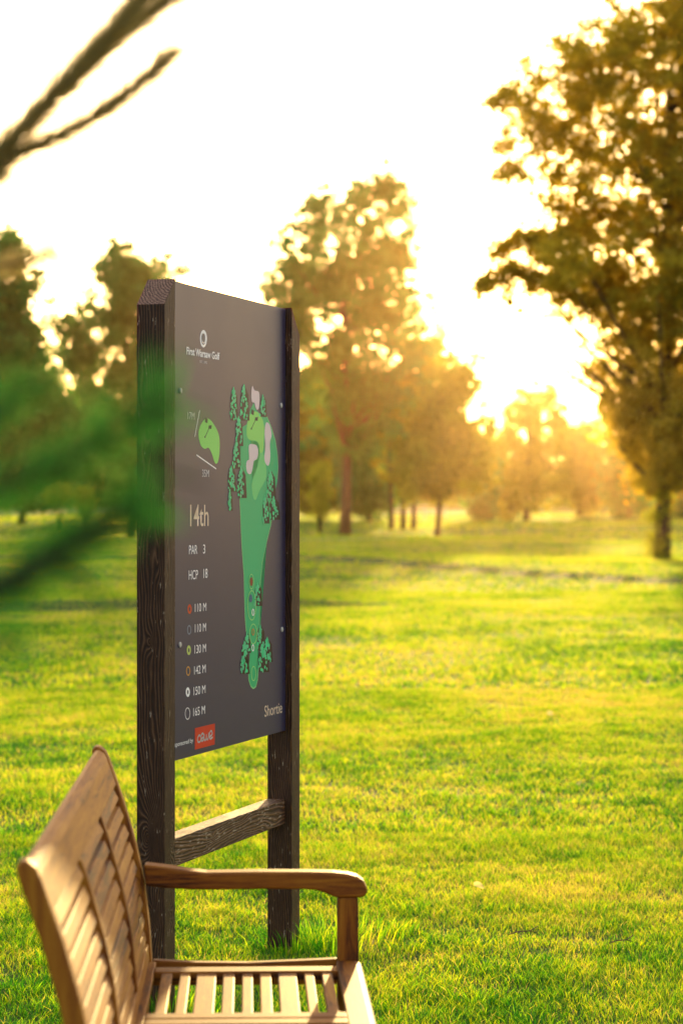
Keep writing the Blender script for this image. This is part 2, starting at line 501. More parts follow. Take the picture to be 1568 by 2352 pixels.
def tree(name, label, cat, group, Y, trunk_px, rows, nclump, per, size, crad, leaf, bark, trunk_w=0.5, depth=0.8,
         lean=0, stems=1, basey=None, limbs=14, extra=None, inner=0.35, lobe=1.6, pack=.8, fill=None, trunk_top=None):
    bx = (trunk_px - CX) / FPX * Y
    bz = float(hgt(bx, Y))
    root = empty(name, (bx, Y, bz))
    tag(root, label, cat, group)
    m = Y / FPX
    rows = sorted(rows)
    rz = np.array([EYE - (r[0] - HY) * m - bz for r in rows])          # local heights, top to bottom
    rl = np.array([(r[1] - CX) * m - bx for r in rows])
    rr = np.array([(r[2] - CX) * m - bx for r in rows])
    ztop, zbot = rz[0], rz[-1]
    ordr = np.argsort(rz)
    def lim(z):
        return np.interp(z, rz[ordr], rl[ordr]), np.interp(z, rz[ordr], rr[ordr])
    C = []; Rd = []
    wmax = (rr - rl).max()
    RL = lobe * (1 + 0)
    lobes_ = []; tries = 0
    area = sum(abs(rr[k] - rl[k]) * abs(rz[k] - rz[k - 1]) for k in range(1, len(rz)))
    nl = int(area / (RL * RL) * (3.0 if pack < .6 else 1.15))
    while len(lobes_) < nl and tries < nl * 60:
        tries += 1
        z = random.uniform(zbot, ztop); l, r = lim(z)
        if random.random() > (r - l) / wmax: continue
        c, hw = (l + r) / 2, max((r - l) / 2 - RL * .35, .05)
        tt = math.sqrt(random.random()); an = random.uniform(0, 2 * math.pi)
        p = Vector((c + hw * tt * math.cos(an), hw * depth * tt * math.sin(an), z))
        if any((p - q[0]).length < RL * pack for q in lobes_): continue
        lobes_.append((p, RL * random.uniform(.6, 1.2), Vector((random.gauss(0, 1), random.gauss(0, 1), random.gauss(0, .8) + .5)).normalized()))
    while len(C) < nclump:
        p, rl_, ax = random.choice(lobes_)
        d = Vector((random.gauss(0, 1), random.gauss(0, 1), random.gauss(0, 1))) * .42 * rl_
        d += ax * random.gauss(0, .38) * rl_
        q = p + d
        if q.z < zbot - .3: continue
        C.append(tuple(q)); Rd.append(crad * random.uniform(.5, 1.25))
    if fill:
        for _ in range(fill[2]):
            py = random.uniform(fill[0], fill[1]); l, r = lim(EYE - (py - HY) * m - bz)
            an = random.uniform(0, 6.283); tt = math.sqrt(random.random())
            C.append(((l + r) / 2 + (r - l) / 2 * tt * math.cos(an), (r - l) / 2 * depth * tt * math.sin(an), EYE - (py - HY) * m - bz)); Rd.append(crad * random.uniform(.7, 1.5))
    if extra:
        for (px, py, rad) in extra:
            C.append(((px - CX) * m - bx, random.uniform(-.3, .3), EYE - (py - HY) * m - bz)); Rd.append(rad)
    V, F, T = leaf_cloud(C, Rd, per, size)
    from_np('crown', V, F, leaf, root, tint=T)
    mb = MB()
    H = ztop - (ztop - zbot) * .12 if trunk_top is None else trunk_top
    cmid = lambda z: (lim(z)[0] + lim(z)[1]) / 2 if z > zbot else 0
    for s in range(stems):
        ox = (s - (stems - 1) / 2) * trunk_w * 2.2
        pts = []; rad = []
        ns = 9
        for k in range(ns + 1):
            f = k / ns; z = H * f
            cc = float(cmid(z)) * .6 * max(0, f - .25)
            pts.append((ox * (1 + f) + lean * f + cc + .12 * math.sin(f * 5 + s), .15 * math.sin(f * 4 + s * 2), z - (.15 if k == 0 else 0)))
            rad.append(trunk_w / 2 * (1.25 if k == 0 else 1) * (1 - f) ** .8 + .02)
        mb.tube(pts, rad, 9)
        lc = random.sample(range(len(C)), min(limbs, len(C)))
        for c in lc:
            cx_, cy_, cz_ = C[c]
            z0 = max(zbot * .95, cz_ - random.uniform(.12, .3) * (ztop - zbot))
            f = min(max(z0 / H, 0), .95)
            k = int(f * ns); g = f * ns - k
            p0 = Vector(pts[k]).lerp(Vector(pts[min(k + 1, ns)]), g)
            r0 = (rad[k] * (1 - g) + rad[min(k + 1, ns)] * g) * .55
            p3 = Vector((cx_, cy_, cz_)); mid = p0.lerp(p3, .5) + Vector((0, 0, -.06 * (p3 - p0).length + random.uniform(-.1, .1)))
            mb.tube([p0, p0.lerp(mid, .55), mid, mid.lerp(p3, .6), p3], [r0, r0 * .8, r0 * .55, r0 * .35, .012], 6)
    mb.build('trunk', bark, root, smooth=True)
    return root

GT = 'trees of the golf course'
# right foreground tree
rt = tree('broadleaf_tree', 'tall spreading tree at the right edge with dark trunk and sunlit gaps in its crown', 'tree', GT, 75, 1520,
     [(-330, 1560, 1760), (-200, 1480, 1860), (-60, 1440, 1960), (20, 1400, 2000), (100, 1240, 2020), (190, 1150, 2030), (300, 1120, 2040), (400, 1135, 2040),
      (455, 1215, 2030), (520, 1200, 2020), (575, 1130, 2000), (650, 1120, 1990), (675, 1290, 1960), (740, 1335, 1900), (860, 1330, 1850), (960, 1385, 1790), (1040, 1410, 1730), (1115, 1450, 1640)],
     4300, 46, 0.15, 0.40, M['leaf_sunglow'], M['bark'], .42, .62, limbs=70, lobe=1.15, pack=.42, fill=(680, 1110, 420),
     extra=[(x_ + random.uniform(-14, 14), y_ + random.uniform(-12, 12), .33) for (x_, y_) in ((1105, 655), (1125, 645), (1150, 632), (1175, 622), (1205, 628), (1235, 640), (1265, 655), (1300, 668), (1335, 690), (1135, 580), (1165, 560), (1200, 545), (1225, 560), (1250, 590), (1240, 545), (1150, 400), (1175, 385), (1150, 330), (1140, 240), (1165, 215), (1300, 600), (1280, 560)) for _k in range(7)] + [ (1170, 697, .12), (1193, 712, .12), (1100, 683, .1), (1210, 640, .35), (1250, 655, .4), (1290, 670, .4), (1180, 560, .4), (1215, 545, .4)])
# leafy shoots round its trunk
C = []; Rd = []
for k in range(34):
    C.append((random.uniform(-.42, .15), random.uniform(-.3, .3), random.choice([random.uniform(.1, .7), random.uniform(1.0, 2.4)]))); Rd.append(.3)
V, F, T = leaf_cloud(C, Rd, 60, .11)
from_np('trunk_shoots', V, F, M['leaf_sunlit'], rt, tint=T)

tree('broadleaf_tree', 'tallest middle distance tree, just right of the sign, on a straight bare reddish trunk', 'tree', GT, 139, 792,
     [(425, 850, 890), (470, 700, 980), (540, 640, 980), (600, 590, 985), (680, 580, 985), (760, 640, 1010), (840, 670, 985), (930, 690, 960), (1000, 700, 900), (1040, 720, 870)],
     1350, 52, 0.23, .50, M['leaf_dark'], M['bark_red'], .62, .6, limbs=60, lobe=1.35, pack=.85,
     extra=[(880, 445, .8), (845, 465, .8), (735, 480, .7), (985, 500, .6), (960, 515, .7), (600, 590, .8), (980, 575, .5)])
tree('broadleaf_tree', 'sparse three stemmed tree directly right of the tallest middle tree', 'tree', GT, 168, 922,
     [(770, 965, 1005), (820, 930, 1030), (880, 900, 1040), (930, 880, 1050), (1000, 870, 1040), (1060, 870, 1000), (1120, 880, 985)],
     340, 46, 0.32, .6, M['leaf_olive'], M['bark'], .32, .6, stems=3, limbs=6)
tree('broadleaf_tree', 'small tree with level tiers of branches and a slim trunk left of the round bush', 'tree', GT, 132, 1004,
     [(860, 1010, 1050), (920, 990, 1080), (1000, 960, 1095), (1080, 940, 1090), (1130, 950, 1075)],
     420, 45, 0.32, .6, M['leaf_olive'], M['bark'], .3, .6, limbs=12)
tree('broadleaf_tree', 'tree with pointed top in the bright gap right of the round bush', 'tree', GT, 220, 1208,
     [(868, 1205, 1235), (920, 1165, 1300), (980, 1140, 1320), (1040, 1140, 1310), (1100, 1150, 1300), (1165, 1175, 1280)],
     300, 44, 0.38, .7, M['leaf_olive'], M['bark'], .6, .6, lobe=1.35, pack=1.0)
tree('broadleaf_tree', 'low small tree standing just behind the round bush', 'tree', GT, 232, 1130,
     [(1030, 1115, 1150), (1080, 1095, 1170), (1130, 1095, 1175), (1170, 1110, 1165)],
     171, 55, 0.45, 0.90, M['leaf_dark'], M['bark'], .35, .6, limbs=8)
tree('broadleaf_tree', 'hazy broad tree between the pointed gap tree and the right edge tree', 'tree', GT, 240, 1330,
     [(960, 1320, 1350), (1000, 1290, 1370), (1050, 1270, 1395), (1110, 1280, 1395), (1165, 1300, 1380)],
     260, 46, 0.42, .9, M['leaf_olive'], M['bark'], .6, .6, lobe=1.4, pack=1.0)
tree('broadleaf_tree', 'dim tree half hidden behind the trunk side of the right edge tree', 'tree', GT, 235, 1440,
     [(880, 1400, 1460), (960, 1370, 1510), (1050, 1370, 1520), (1120, 1375, 1520), (1175, 1400, 1500)],
     280, 46, 0.42, .9, M['leaf_dark'], M['bark'], .6, .6, lobe=1.4, pack=1.0)
tree('broadleaf_tree', 'dark tree behind the right edge tree, right of its trunk', 'tree', GT, 230, 1600,
     [(850, 1560, 1640), (950, 1520, 1700), (1050, 1500, 1720), (1180, 1530, 1690)],
     361, 60, 0.5, 1.20, M['leaf_dark'], M['bark'], .6, .6)
# left side
tree('broadleaf_tree', 'loose crowned tree with several rounded tops behind the left post of the sign', 'tree', GT, 150, 300,
     [(575, 255, 300), (625, 215, 430), (690, 170, 440), (750, 130, 430), (820, 130, 420), (900, 170, 420), (1000, 190, 410), (1090, 220, 400), (1140, 240, 380)],
     1050, 60, 0.25, .52, M['leaf_dark'], M['bark'], .5, .6, lobe=1.35,
     extra=[(375, 600, .8), (415, 620, .7), (270, 590, .7), (280, 600, .8), (135, 745, .7), (190, 680, .8)])
tree('pine_tree', 'ragged pine cut by the left edge of the picture', 'tree', GT, 110, -30,
     [(560, -40, 20), (600, -100, 80), (650, -130, 90), (720, -140, 70), (800, -140, 85), (880, -120, 60), (960, -100, 40)],
     800, 46, 0.27, .5, M['leaf_dark'], M['bark_red'], .45, .6, lobe=1.1)
tree('broadleaf_tree', 'dense dark tree low at the left edge under the ragged pine', 'tree', GT, 185, 50,
     [(840, 10, 80), (890, -60, 140), (980, -80, 175), (1060, -80, 175), (1150, -60, 165)],
     800, 71, 0.42, .95, M['leaf_dark'], M['bark'], .55, .6)
tree('broadleaf_tree', 'dense rounded tree between the left edge and the sign post, second from the edge', 'tree', GT, 195, 200,
     [(930, 150, 230), (980, 110, 290), (1060, 100, 310), (1150, 120, 300)],
     760, 71, 0.42, .95, M['leaf_dark'], M['bark'], .55, .6)
tree('broadleaf_tree', 'dark tree seen under the loose crowned tree beside the left sign post', 'tree', GT, 200, 345,
     [(900, 300, 380), (980, 280, 430), (1080, 270, 440), (1160, 290, 420)],
     600, 66, 0.42, .95, M['leaf_dark'], M['bark'], .5, .6)
tree('broadleaf_tree', 'tree behind the tallest middle tree, between its trunk and the sign', 'tree', GT, 205, 735,
     [(860, 690, 760), (940, 640, 800), (1030, 640, 800), (1110, 650, 790), (1165, 690, 770)],
     361, 66, 0.5, 1.14, M['leaf_olive'], M['bark'], .55, .6)
tree('broadleaf_tree', 'dark full tree close right of the reddish trunk of the tallest middle tree', 'tree', GT, 200, 845,
     [(900, 810, 880), (980, 790, 900), (1080, 785, 905), (1160, 800, 880)],
     323, 66, 0.5, 1.08, M['leaf_dark'], M['bark'], .5, .6)

def shrub(name, label, cat, group, Y, px, py, rx, rz, ncl, per, size, mat, rad):
    c = PX(px, py, Y)
    bz = float(hgt(c.x, Y))
    root = empty(name, (c.x, Y, bz)); tag(root, label, cat, group)
    cz = c.z - bz
    C = []; Rd = []
    for _ in range(ncl):
        d = Vector((random.gauss(0, 1), random.gauss(0, 1), random.gauss(0, 1))).normalized() * random.random() ** .4
        C.append((d.x * rx, d.y * rx, cz + d.z * rz)); Rd.append(rad)
    V, F, T = leaf_cloud(C, Rd, per, size)
    from_np('foliage', V, F, mat, root, tint=T)
    mb = MB()
    for k in range(4):
        a = k * 1.6
        mb.tube([(0.05 * math.cos(a), .05 * math.sin(a), -.1), (.3 * math.cos(a) * rx, .3 * math.sin(a) * rx, cz * .6), (.6 * math.cos(a) * rx, .6 * math.sin(a) * rx, cz)], [.07, .05, .02], 6)
    mb.build('stem', M['bark'], root, smooth=True)
    return root
shrub('round_bush', 'clipped round bush standing alone on the far lawn', 'bush', None, 210, 1107, 1168, 1.2, 1.15, 90, 110, .22, M['leaf_dark'], .35)
GB = 'sunlit bushes at the edge of the trees'
shrub('bush', 'yellow lit upright bush under the trees left of the sign', 'bush', GB, 170, 196, 1150, .55, 1.3, 26, 80, .25, M['leaf_sunlit'], .5)
shrub('bush', 'small yellow lit bush nearer the left edge under the trees', 'bush', GB, 172, 140, 1135, .8, .7, 20, 80, .25, M['leaf_sunlit'], .5)
shrub('bush', 'tall yellow lit bush directly right of the sign under the trees', 'bush', GB, 165, 735, 1120, .55, 2.0, 34, 80, .25, M['leaf_sunlit'], .5)
shrub('bush', 'low green bush between the reddish trunk and the three stemmed tree', 'bush', GB, 215, 868, 1160, 1.0, .7, 16, 80, .3, M['leaf_dark'], .5)
shrub('bush', 'pale green bush right of the round bush', 'bush', GB, 225, 1165, 1165, .6, 1.4, 24, 80, .3, M['leaf_sunlit'], .5)

# far wood as one mass
C = []; Rd = []
for k in range(900):
    x = random.uniform(-75, 85); y = random.uniform(330, 370)
    top = 3.2 + 2.5 * mnoise.noise(Vector((x * .09, 3, 0))) + 1.2 * mnoise.noise(Vector((x * .4, 7, 0)))
    C.append((x, y, float(hgt(x, y)) + .5 + random.random() ** .8 * max(top, 1))); Rd.append(1.8)
V, F, T = leaf_cloud(C, Rd, 60, 1.0)
fw = from_np('far_wood', V, F, M['leaf_dark'], tint=T)
tag(fw, 'distant wood closing the horizon behind the golf course trees', 'wood', kind='stuff')

# rail fence under the far trees
fe = empty('rail_fence', (2.0, 232, float(hgt(2, 232))))
tag(fe, 'pale rail fence far off behind the three stemmed tree', 'fence')
t = NT('fence_paint'); v = t.coords('Object'); t.bsdf(t.ramp(t.noise(v, 4, 4), [(.3, (.35, .36, .33)), (.7, (.5, .5, .46))]), .7); M['fence'] = t.m
for k in range(5):
    mb = MB(); mb.box(-.06 + k * 2, .06 + k * 2, -.06, .06, -.2, 1.3); mb.build('post', M['fence'], fe, bevel=.01)
for k in range(4):
    for z in (.4, .75, 1.1):
        mb = MB(); mb.box(.063 + k * 2, 1.937 + k * 2, -.03, .03, z, z + .1); mb.build('rail', M['fence'], fe)

# ------------------------------------------------------------------ golf hole sign
TH = R(17.06)
Wp, L, REC = 0.0865, 1.176, 0.0216
sign = empty('golf_hole_sign', (-0.5118, 7.0, 0), R(90) - TH)
tag(sign, 'tall dark golf hole sign with printed course map, held between two weathered brown posts', 'sign')
_Mi = Matrix.Translation((-0.5118, 7.0, 0)) @ Matrix.Rotation(R(90) - TH, 4, 'Z')
_Mi = _Mi.inverted()
def on_panel(px, py):
    """where the line of sight through a measured point meets the board, in board coordinates"""
    o = _Mi @ Vector((0, 0, EYE)); p = _Mi @ PX(px, py, 1.0)
    d = p - o; s = (REC - o.y) / d.y; q = o + d * s
    return q.x, q.z
m_left = post_mat('stained_timber_near', [(.05, .53, .10, .030, .075), (.045, .30, .05, .02, .03), (.045, 1.10, .04, .014, .03), (.045, 1.72, .04, .015, .06), (.02, 1.35, .03, .015, .10)], 1.0)
m_right = post_mat('stained_timber_far', [(L + .03, 1.55, .035, .015, .04), (L + .05, .42, .03, .02, .06)], 1.1, off=5)
m_bar = post_mat('weathered_timber', [(.5, .47, .02, .02, .05)], 2.0, axis='x', weather=.07, off=2)
# sawn end grain of the post tops
t = NT('end_grain')
tc = t.n('ShaderNodeTexCoord'); mp = t.n('ShaderNodeMapping'); mp.inputs['Location'].default_value = (-.10, .02, 0); mp.inputs['Scale'].default_value = (1, 1, .0)
t.L.new(tc.outputs['Object'], mp.inputs[0])
wv = t.n('ShaderNodeTexWave', wave_type='RINGS', rings_direction='Z'); t.L.new(mp.outputs[0], wv.inputs[0])
wv.inputs['Scale'].default_value = 42; wv.inputs['Distortion'].default_value = 5; wv.inputs['Detail'].default_value = 3; wv.inputs['Detail Scale'].default_value = 2
cr = t.noise(tc.outputs['Object'], 220, 3, .7)
kk = t.math('ADD', t.math('MULTIPLY', wv.outputs['Fac'], .22), t.math('MULTIPLY', cr, .75))
t.bsdf(t.ramp(kk, [(.30, (.025, .010, .005)), (.48, (.13, .062, .034)), (.72, (.30, .165, .10))]), .7, bump=kk, bstr=.8, bdist=.002); M['endgrain'] = t.m

def post(x0, zn, zf, mat):
    """square post from x0 to x0+Wp with a sloping sawn top (heights zn near, zf far) and a slight relief"""
    bm = bmesh.new()
    cx_ = [x0, x0 + Wp]
    vs = [bm.verts.new((x, y, z)) for (x, y, z) in
          [(x0, 0, -.3), (x0 + Wp, 0, -.3), (x0 + Wp, Wp, -.3), (x0, Wp, -.3), (x0, 0, zn), (x0 + Wp, 0, zf), (x0 + Wp, Wp, zf), (x0, Wp, zn)]]
    for f in [(0, 3, 2, 1), (4, 5, 6, 7), (0, 1, 5, 4), (1, 2, 6, 5), (2, 3, 7, 6), (3, 0, 4, 7)]:
        bm.faces.new([vs[i] for i in f])
    bm.faces.ensure_lookup_table(); bm.faces[1].material_index = 1
    me = bpy.data.meshes.new('post'); bm.to_mesh(me); bm.free()
    o = link_mesh('post', me, mat, sign); me.materials.append(M['endgrain'])
    b = o.modifiers.new('bevel', 'BEVEL'); b.width = .0018; b.segments = 2
    return o
post(0, 2.079, 2.160, m_left)
post(L, 2.163, 2.075, m_right)
mb = MB(); mb.box(Wp + .001, L - .001, REC + .002, Wp - .001, .427, .510)
mb.build('crossbar', m_bar, sign, bevel=.003)

t = NT('printed_board')
v = t.coords('Object'); n = t.noise(v, 3, 3, .5)
n2 = t.noise(v, 140, 2, .6)
spk = t.ramp(n2, [(.80, (0, 0, 0)), (.84, (1, 1, 1))])
c = t.mix(t.math('MULTIPLY', spk, .25), (0.026, 0.022, 0.060), (.3, .28, .27))
t.bsdf(c, t.math('ADD', t.math('MULTIPLY', n, .08), .38), spec=.32); M['board'] = t.m
mb = MB(); mb.box(Wp - .02 + .022, L - .002, REC, REC + .008, .741, 2.158)
board = mb.build('panel', M['board'], sign, bevel=.001)
mb = MB(); mb.box(Wp + .002, Wp + .035, REC + .0085, REC + .035, .741, 2.13); mb.build('backing_batten', m_left, sign)
mb = MB(); mb.box(L - .035, L - .002, REC + .0085, REC + .035, .741, 2.13); mb.build('backing_batten', m_right, sign)

INK = {}
def ink(name, col):
    if name not in INK: INK[name] = plain('ink_' + name, col, .45, .15)
    return INK[name]
def lay(name, polys, mat, lvl):
    """flat printed shapes: polys in board coordinates"""
    bm = bmesh.new()
    for p in polys:
        try: bm.faces.new([bm.verts.new((x, REC - lvl * .00016, z)) for x, z in p])
        except Exception: pass
    bmesh.ops.triangulate(bm, faces=bm.faces[:])
    me = bpy.data.meshes.new(name); bm.to_mesh(me); bm.free()
    return link_mesh(name, me, mat, board)
def c1(x, y): return on_panel(277.7 + .2917 * x, 604.4 + .2917 * y)
def c2(x, y): return on_panel(277.7 + .2917 * x, 1176.0 + .2917 * y)
def smooth_poly(pts, n=5):
    out = []; N = len(pts)
    for i in range(N):
        p0, p1, p2, p3 = [Vector(pts[(i + k - 1) % N]) for k in range(4)]
        for q in range(n):
            s = q / n
            v = .5 * ((2 * p1) + (-p0 + p2) * s + (2 * p0 - 5 * p1 + 4 * p2 - p3) * s * s + (-p0 + 3 * p1 - 3 * p2 + p3) * s ** 3)
            out.append((v.x, v.y))
    return out
def ell(f, cx_, cy_, rx, ry, n=28):
    return [f(cx_ + rx * math.cos(2 * math.pi * k / n), cy_ + ry * math.sin(2 * math.pi * k / n)) for k in range(n)]
def ring(f, cx_, cy_, rx, ry, wpx, n=28):
    a = ell(f, cx_, cy_, rx, ry, n); b = ell(f, cx_, cy_, rx - wpx * .5, ry - wpx, n)
    return [[a[k], a[(k + 1) % n], b[(k + 1) % n], b[k]] for k in range(n)]
def line(p, q, wd):
    p, q = Vector(p), Vector(q); d = (q - p).normalized(); nn = Vector((-d.y, d.x)) * wd / 2
    return [tuple(p + nn), tuple(q + nn), tuple(q - nn), tuple(p - nn)]
def lettering(txt, f, l, r, cap, mat, lvl=2, name='lettering', bold=.0):
    """txt between baseline points l and r, cap height in the same measure"""
    cu = bpy.data.curves.new('txt', 'FONT'); cu.body = txt; cu.size = 1; cu.offset = bold; cu.resolution_u = 4
    ob = bpy.data.objects.new('txt', cu); COL.objects.link(ob)
    bpy.context.view_layer.update()
    me = bpy.data.meshes.new_from_object(ob.evaluated_get(bpy.context.evaluated_depsgraph_get()))
    bpy.data.objects.remove(ob); bpy.data.curves.remove(cu)
    n = len(me.vertices); co = np.empty(n * 3, dtype=np.float32); me.vertices.foreach_get('co', co); co = co.reshape(-1, 3)
    x0, x1 = co[:, 0].min(), co[:, 0].max()
    a, b, tp = f(*l), f(*r), f(l[0], l[1] - cap)
    sx = (b[0] - a[0]) / (x1 - x0); sz = (tp[1] - a[1]) / .70
    zb = (a[1] + b[1]) / 2
    out = np.stack([a[0] + (co[:, 0] - x0) * sx, np.full(n, REC - lvl * .00016), zb + co[:, 1] * sz], 1)
    me.vertices.foreach_set('co', out.astype(np.float32).ravel()); me.name = name; me.update()
    return link_mesh(name, me, mat, board)

W_ = ink('white', (.95, .92, .92)); CR = ink('cream', (.78, .60, .44)); GY = ink('grey', (.70, .67, .69))
# club emblem and name
lay('emblem', ring(c1, 650, 595, 27, 69, 20) + ring(c1, 652, 590, 15, 44, 8), W_, 2)
lay('emblem', [ell(c1, 646, 585, 9, 30)], ink('shade', (.12, .12, .13)), 3)
lettering('First Warsaw Golf', c1, (518, 714), (776, 764), 58, W_, bold=.022)
lettering('EST. 1992', c1, (622, 786), (678, 793), 20, GY)
# little green plan
lettering('17M', c1, (526, 1228), (580, 1232), 58, GY); lettering('35M', c1, (640, 1682), (694, 1684), 58, GY)
lay('rule', [line(c1(620, 1160), c1(582, 1368), .004)], W_, 2); lay('rule', [line(c1(595, 1510), c1(750, 1620), .004)], W_, 2)
g1 = smooth_poly([c1(*p) for p in [(665, 1225), (700, 1232), (732, 1270), (765, 1335), (777, 1405), (775, 1500), (765, 1560), (750, 1580), (735, 1562), (715, 1500), (690, 1455), (660, 1462), (632, 1440), (615, 1385), (612, 1330), (630, 1270)]])
LG = ink('light_green', (.25, .70, .14)); MG = ink('mid_green', (.02, .46, .17)); RG = ink('rough_green', (.012, .17, .075)); TG = ink('tree_green', (.04, .72, .28)); TD = ink('tree_shadow', (.022, .012, .010))
lay('green_plan', [g1], LG, 2)
DK = ink('dark', (.02, .03, .02))
def flag(dx, dy, lvl):
    lay('flag_mark', [line(c1(662 + dx, 1370 + dy), c1(700 + dx, 1285 + dy), .0035), [c1(692 + dx, 1278 + dy), c1(715 + dx, 1276 + dy), c1(711 + dx, 1306 + dy), c1(688 + dx, 1302 + dy)], ell(c1, 662 + dx, 1368 + dy, 5, 8, 10), [c1(664 + dx, 1212 + dy), c1(684 + dx, 1228 + dy), c1(680 + dx, 1262 + dy), c1(660 + dx, 1250 + dy)]], DK, lvl)
flag(0, 0, 3)
# course map
rough = [c1(*p) for p in [(1045, 1100), (1060, 1150), (1120, 1215), (1150, 1210), (1185, 1300), (1215, 1400), (1230, 1500), (1236, 1600), (1230, 1720), (1190, 1900)]] + \
        [c2(*p) for p in [(1180, 100), (1150, 220), (1112, 400), (1097, 560), (1092, 760), (1088, 900), (1078, 1130), (1082, 1230), (1075, 1320), (1062, 1375), (1042, 1390), (1022, 1372), (1006, 1320), (1002, 1260), (1015, 1130), (985, 940), (975, 800), (968, 500), (950, 250)]] + \
        [c1(*p) for p in [(935, 1870), (938, 1600), (945, 1420), (940, 1300), (990, 1270), (1020, 1150)]]
lay('rough_print', [rough], MG, 1)
INK['rough'] = RG
# pale edge line of the rough
edge = [c1(1150, 1210), c1(1185, 1300), c1(1215, 1400), c1(1230, 1500), c1(1236, 1600), c1(1230, 1700)]
edge2 = [c1(1190, 1990)] + [c2(*p) for p in [(1180, 100), (1150, 220), (1112, 400), (1097, 560), (1092, 760), (1088, 890)]]
edge3 = [c1(935, 1860)] + [c2(*p) for p in [(940, 0), (950, 250), (968, 500), (975, 800), (985, 940)]]
edge4 = [c2(*p) for p in [(1002, 1240), (1006, 1320), (1022, 1372), (1042, 1390), (1062, 1375), (1075, 1320), (1082, 1230)]]
for e in (edge, edge2, edge3, edge4): lay('edge_line', [line(e[k], e[k + 1], .0045) for k in range(len(e) - 1)], ink('edge', (.22, .60, .22)), 2)
g2 = smooth_poly([c1(*p) for p in [(1045, 1165), (1085, 1180), (1115, 1230), (1128, 1300), (1125, 1400), (1118, 1480), (1140, 1590), (1143, 1680), (1120, 1740), (1085, 1800), (1068, 1850), (1055, 1865), (1040, 1840), (1030, 1760), (1040, 1690), (1075, 1600), (1090, 1500), (1085, 1430), (1060, 1400), (1020, 1400), (992, 1370), (987, 1300), (1000, 1230), (1020, 1185)]])
lay('green_print', [g2], ink('fairway_green', (.13, .62, .19)), 2)
g3 = smooth_poly([c1(*p) for p in [(1045, 1168), (1085, 1183), (1113, 1232), (1126, 1300), (1124, 1400), (1118, 1478), (1092, 1490), (1085, 1430), (1060, 1398), (1022, 1396), (995, 1366), (990, 1300), (1003, 1232), (1022, 1188)]])
lay('green_print', [g3], LG, 3)
flag(364, -64, 4)
bunk = [[(1035, 965), (1050, 1000), (1085, 1015), (1090, 1080), (1085, 1140), (1070, 1155), (1058, 1130), (1050, 1100), (1030, 1090), (1025, 1020)],
        [(1140, 1260), (1165, 1265), (1180, 1310), (1185, 1360), (1170, 1420), (1175, 1500), (1170, 1570), (1155, 1595), (1135, 1570), (1128, 1520), (1140, 1440), (1130, 1350)],
        [(1010, 1430), (1040, 1425), (1070, 1440), (1080, 1490), (1070, 1540), (1045, 1560), (1035, 1620), (1020, 1660), (995, 1650), (985, 1600), (990, 1560), (1010, 1540), (1005, 1480)]]
for b in bunk: lay('bunker_print', [smooth_poly([c1(*p) for p in b])], ink('sand', (.75, .60, .62)), 3)
ptc = [0]
def multi(name, layers, dl=0):
    bm = bmesh.new()
    for mi, (polys, mt, lvl) in enumerate(layers):
        for p in polys:
            f = bm.faces.new([bm.verts.new((x, REC - (lvl + dl) * .00016, z)) for x, z in p]); f.material_index = mi
    bmesh.ops.triangulate(bm, faces=bm.faces[:])
    me = bpy.data.meshes.new(name); bm.to_mesh(me); bm.free()
    o = link_mesh(name, me, layers[0][1], board)
    for l in layers[1:]: me.materials.append(l[1])
    return o
# printed trees: little leaf marks over dark shapes
def ptree(f, x, y0, y1, wpx, leaves, shadow):
    hh = y1 - y0
    leaves = []; shadow = []
    shadow.append([f(x, y0), f(x + wpx * .6, y0 + hh * .3), f(x + wpx * .75, y1), f(x - wpx * .35, y1), f(x - wpx * .45, y0 + hh * .35)])
    leaves.append(smooth_poly([f(x, y0), f(x + wpx * .16, y0 + min(60, hh * .3)), f(x, y0 + min(85, hh * .42)), f(x - wpx * .18, y0 + min(60, hh * .3))], 3))
    n = int(hh / 9)
    for k in range(n):
        q = (k + random.random()) / n
        yy = y0 + 30 + q * (hh - 40); ww = wpx * .5 * min(1, .35 + q * .9)
        xx = x + random.uniform(-ww, ww)
        rx, ry = random.uniform(4, 9), random.uniform(9, 20)
        leaves.append([f(xx + rx * math.cos(t_ * 1.047 + q), yy + ry * math.sin(t_ * 1.047 + q)) for t_ in range(6)])
    ptc[0] += 1
    multi('printed_tree', [(shadow, TD, 4), (leaves[::2], TG, 5), (leaves[1::2], ink('tree_green_pale', (.09, .55, .27)), 6)], (ptc[0] % 3) * .1)
lv, sh = [], []
for (x, y0, y1, ww) in [(885, 970, 1240, 50), (968, 950, 1240, 58), (1115, 1030, 1210, 45), (925, 1200, 1440, 50), (905, 1400, 1620, 52), (868, 1590, 1800, 55), (945, 1590, 1850, 60), (858, 1780, 1950, 30), (1175, 1620, 1850, 60), (1135, 1820, 2050, 45), (1200, 1830, 2020, 70)]:
    ptree(c1, x, y0, y1, ww, lv, sh)
for (x, y0, y1, ww) in [(1075, 550, 740, 50), (1095, 880, 1090, 55), (990, 940, 1110, 45), (970, 1010, 1190, 50), (1150, 980, 1180, 60), (1115, 1050, 1260, 70), (965, 1130, 1275, 65)]:
    ptree(c2, x, y0, y1, ww, lv, sh)
